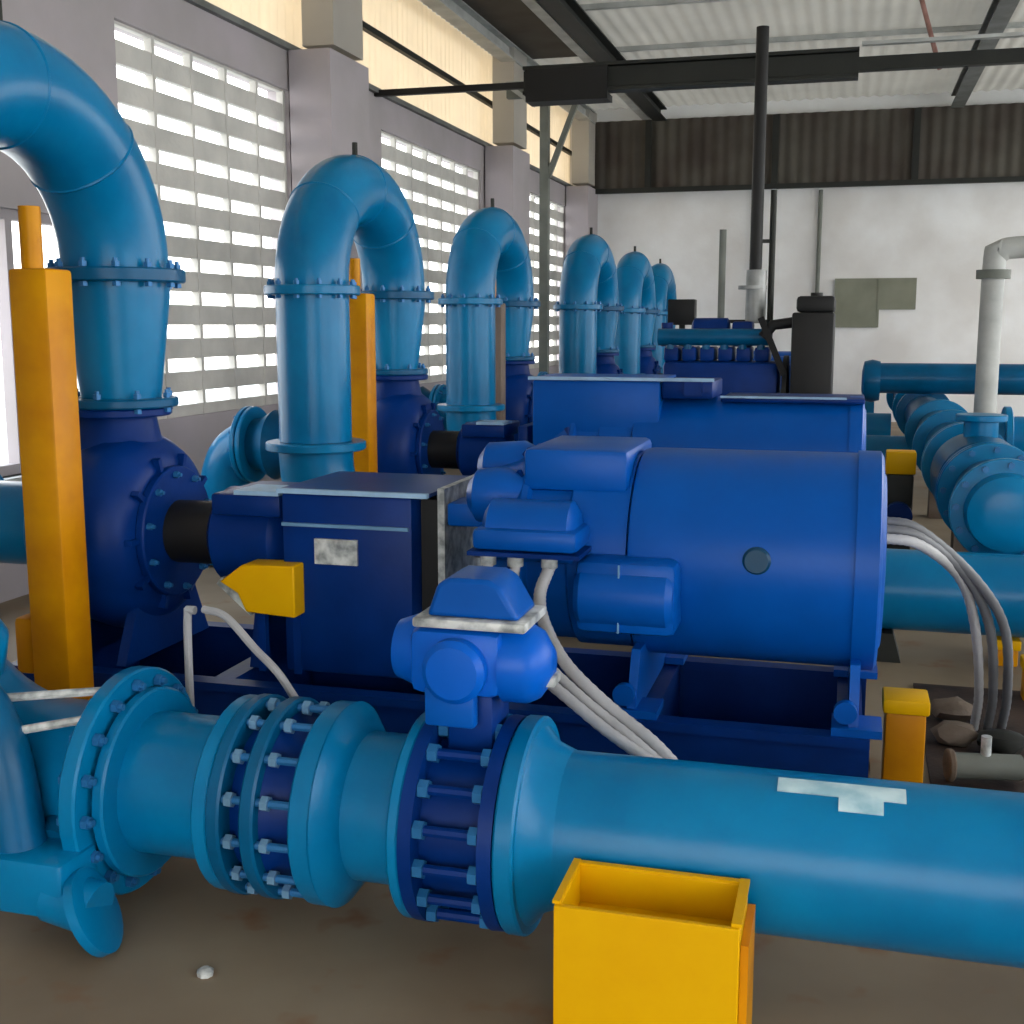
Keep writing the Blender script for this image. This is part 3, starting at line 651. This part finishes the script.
r = thing('branch_pipe', (.8, 12.6, .8), 'dark teal horizontal pipe against the foot of the white end wall', 'pipe')
MB().cyl((.3, 13, 1.06), (6.79, 13, 1.06), .155, 32).build('pipe', M['teal_deep'], r, r); MB().lathe((.14, 13, 1.03), (1, 0, 0), [(0, .1), (.02, .2), (.1, .22), (.18, .2)], 32).build('end_fitting', M['teal_deep'], r, r)
for x in (1.8, 3.0): MB().box(x-.06, x+.06, 12.92, 13.08, 0, .905).build('stand', M['iron'], r, r)
r = thing('side_pipe', (1.6, 9.3, .7), 'short teal branch pipe leaving the header towards the right edge', 'pipe')
MB().cyl((1.01, 9.3, .78), (6.79, 9.3, .78), .17, 32).build('pipe', M['teal'], r, r)
for x in (1.12, 1.9): flange(r, (x, 9.3, .78), (1, 0, 0), .24, .05, M['teal'], 0)
for x in (2.4,): MB().box(x-.06, x+.06, 9.2, 9.4, 0, .62).build('stand', M['iron'], r, r)
r = thing('side_valve', (1.35, 7.9, .5), 'round teal valve beside the header at the right edge', 'valve')
MB().lathe((1.42, 7.6, .78), (.2, 1, 0), [(0, .08), (.01, .2), (.06, .27), (.11, .27), (.12, .2), (.5, .2)], 36).build('body', M['teal'], r, r)
MB().cyl((1.48, 7.75, 0), (1.48, 7.75, .6), .08, 20).build('stand', M['teal_deep'], r, r)

# yellow supports on the right
def ysup(x, y, w, d, z, lb, m='ochre'):
    r = thing('yellow_support', (x, y, 0), lb, 'support', 'yellow supports on the right')
    MB().box(x-w/2, x+w/2, y-d/2, y+d/2, .0, z-.05, .008).build('stem', M[m], r, r)
    MB().box(x-w/2-.01, x+w/2+.01, y-d/2-.01, y+d/2+.01, z-.05, z, .008).build('head', M['yellow'], r, r)
ysup(.235, 4.15, .13, .14, .36, 'small yellow support on the floor right of the big motor')
r = thing('valve_stand', (.36, 8.4, 0), 'dark stand with a pale yellow head behind the right end of the big motor', 'support')
MB().box(.26, .45, 8.3, 8.5, 0, .62, .02).build('stem', M['iron'], r, r); MB().box(.27, .46, 8.3, 8.48, .62, .77, .01).build('head', M['yellow'], r, r)
MB().cyl((.36, 8.22, .35), (.36, 8.3, .35), .09, 20).build('gear_cover', M['navy'], r, r)
ysup(.83, 5.4, .1, .1, .19, 'orange yellow support stub on the floor at the right edge')
ysup(.78, 5.98, .1, .1, .13, 'little yellow support under the second discharge pipe at the right')

# ------------------------------------------------------------------ cables
def cable(pts, r, m, lb, grp, nm='cable'):
    pp = smooth_path(pts, 12); b = MB(); b.tube(pp, r, 12, wave=.08); return solo(b, nm, m, tuple(pts[-1]), lb, 'cable', grp)
cl3 = ['leftmost of the three pale conduits hanging from the terminal box', 'middle one of the three pale conduits hanging from the terminal box', 'rightmost of the three pale conduits hanging from the terminal box']
cable([(-1.075, 3.58, .85), (-1.07, 3.55, .77), (-1.0, 3.45, .69), (-.9, 3.32, .62), (-.76, 3.2, .58), (-.6, 3.12, .50), (-.46, 3.1, .42), (-.36, 3.12, .33), (-.3, 3.16, .0)], .017, M['conduit'], cl3[0], 'conduits from the terminal box')
cable([(-.985, 3.58, .85), (-.99, 3.56, .77), (-.95, 3.5, .70), (-.86, 3.35, .64), (-.7, 3.22, .56), (-.54, 3.14, .48), (-.42, 3.13, .39), (-.32, 3.17, .3), (-.26, 3.2, .0)], .017, M['conduit'], cl3[1], 'conduits from the terminal box')
cable([(-.875, 3.58, .85), (-.885, 3.5, .78), (-.85, 3.42, .71), (-.76, 3.32, .62), (-.62, 3.22, .54), (-.48, 3.17, .46), (-.38, 3.18, .36), (-.28, 3.22, .28), (-.22, 3.25, .0)], .02, M['conduit'], cl3[2], 'conduits from the terminal box')
for i, dx in enumerate((0, .05, .1)):
    cable([(.125, 4.0+.05*i, .92+.02*i), (.25, 4.07+.03*i, .89+.02*i), (.40+dx*.5, 4.3, .74), (.48+dx, 4.5, .52), (.53+dx, 4.72, .22), (.54+dx, 4.9, .02)], .018, M['conduit_dark'] if i else M['conduit'], ['lowest of the grey conduits arching from the motor end down to the floor', 'middle grey conduit arching from the motor end down to the floor', 'outermost grey conduit arching from the motor end down to the floor'][i], 'conduits at the motor end')
solo(MB().tube(smooth_path([(-1.93, 3.2, .735), (-1.9, 3.2, .735)], 3), .013, 10).tube(smooth_path([(-1.925, 3.2, .74), (-1.93, 3.2, .6), (-1.93, 3.2, .0)], 4), .013, 10), 'instrument_pipe', M['conduit'], (-1.93, 3.2, 0), 'thin pale upright tube behind the lower left pipe flange', 'tube')
solo(MB().tube(smooth_path([(-1.87, 3.2, .74), (-1.78, 3.17, .73), (-1.65, 3.1, .66), (-1.53, 3.06, .57), (-1.48, 3.2, .3), (-1.48, 3.25, 0)], 8), .012, 10), 'instrument_pipe', M['conduit'], (-1.48, 3.25, 0), 'thin pale curved tube arching behind the banded joint', 'tube')
solo(MB().box(.34, 1.7, 3.5, 5.5, 0, .012), 'dark_floorplate', M['floorplate'], (1, 4.5, 0), 'thin dark brown plate added to darken the floor right of the big motor', 'floor cover')  # plate added only to make this stretch of floor darker
r = thing('floor_fitting', (.5, 4.3, .012), 'small greyish pipe fitting on the dark floor plate, right of the yellow support', 'fitting')
MB().cyl((.4, 4.3, .07), (.64, 4.34, .07), .045, 18).build('pipe_stub', M['greypaint'], r, r)
MB().disc((.39, 4.3, .07), (.415, 4.304, .07), .058).build('flange', M['concrete'], r, r)
MB().cyl((.52, 4.32, .1), (.52, 4.32, .18), .018, 12).build('spindle', M['label'], r, r)
# small litter on the floor and damp hardware on the right
for i, (x, y, lb) in enumerate(((.45, 4.7, 'smaller brown stone on the floor left of the grey conduits'), (.47, 5.0, 'brown stone lying behind the others by the grey conduits'), (.62, 4.65, 'dark stone lying near the grey conduits'))):
    b = MB(); t = bmesh.new(); bmesh.ops.create_icosphere(t, subdivisions=2, radius=.07)
    for v in t.verts: v.co = V((x, y, .058))+V((v.co.x*1.3, v.co.y, v.co.z*.7))*(1+random.uniform(-.15, .15))
    b.take(t); solo(b, 'floor_debris', M['concrete' if i < 2 else 'iron'], (x, y, 0), lb, 'debris')
b = MB(); b.lathe((-1.48, 2.47, 0), (0, 0, 1), [(0, .02), (.012, .022), (.02, .01)], 8); solo(b, 'washer', M['label'], (-1.48, 2.47, 0), 'tiny pale nut on the bare floor in front of the banded joint', 'nut')

# ------------------------------------------------------------------ light and camera
w = bpy.data.worlds.new('sky'); S.world = w; w.use_nodes = True; nt = w.node_tree; n = nt.nodes
bg = n['Background']; tc = n.new('ShaderNodeTexCoord'); sx = n.new('ShaderNodeSeparateXYZ'); rp = n.new('ShaderNodeValToRGB')
nt.links.new(tc.outputs['Generated'], sx.inputs[0]); nt.links.new(sx.outputs['Z'], rp.inputs['Fac']); nt.links.new(rp.outputs['Color'], bg.inputs['Color'])
rp.color_ramp.elements[0].color = (1, .98, .95, 1); rp.color_ramp.elements[1].color = (.72, .85, 1, 1)
bg.inputs['Strength'].default_value = 3.0
def area(loc, rot, sx_, sy_, p, col=(1, 1, 1)):
    l = bpy.data.lights.new('daylight', 'AREA'); l.shape = 'RECTANGLE'; l.size = sx_; l.size_y = sy_; l.energy = p; l.color = col
    o = bpy.data.objects.new('daylight', l); o.location = loc; o.rotation_euler = rot; COL.objects.link(o); return o
cam = bpy.data.cameras.new('camera'); co = bpy.data.objects.new('camera', cam); COL.objects.link(co)
cam.sensor_width = 36; cam.lens = 36*1200/1024; cam.clip_start = .05
p = math.atan(187/1200); a = math.atan(338/1200*math.cos(p))
co.location = (0, 0, 1.6); co.rotation_euler = (PI/2-p, 0, a)
S.camera = co
S.view_settings.view_transform = 'Standard'; S.view_settings.look = 'None'; S.view_settings.gamma = 1; S.view_settings.use_curve_mapping = False
S.view_settings.exposure = 0.85
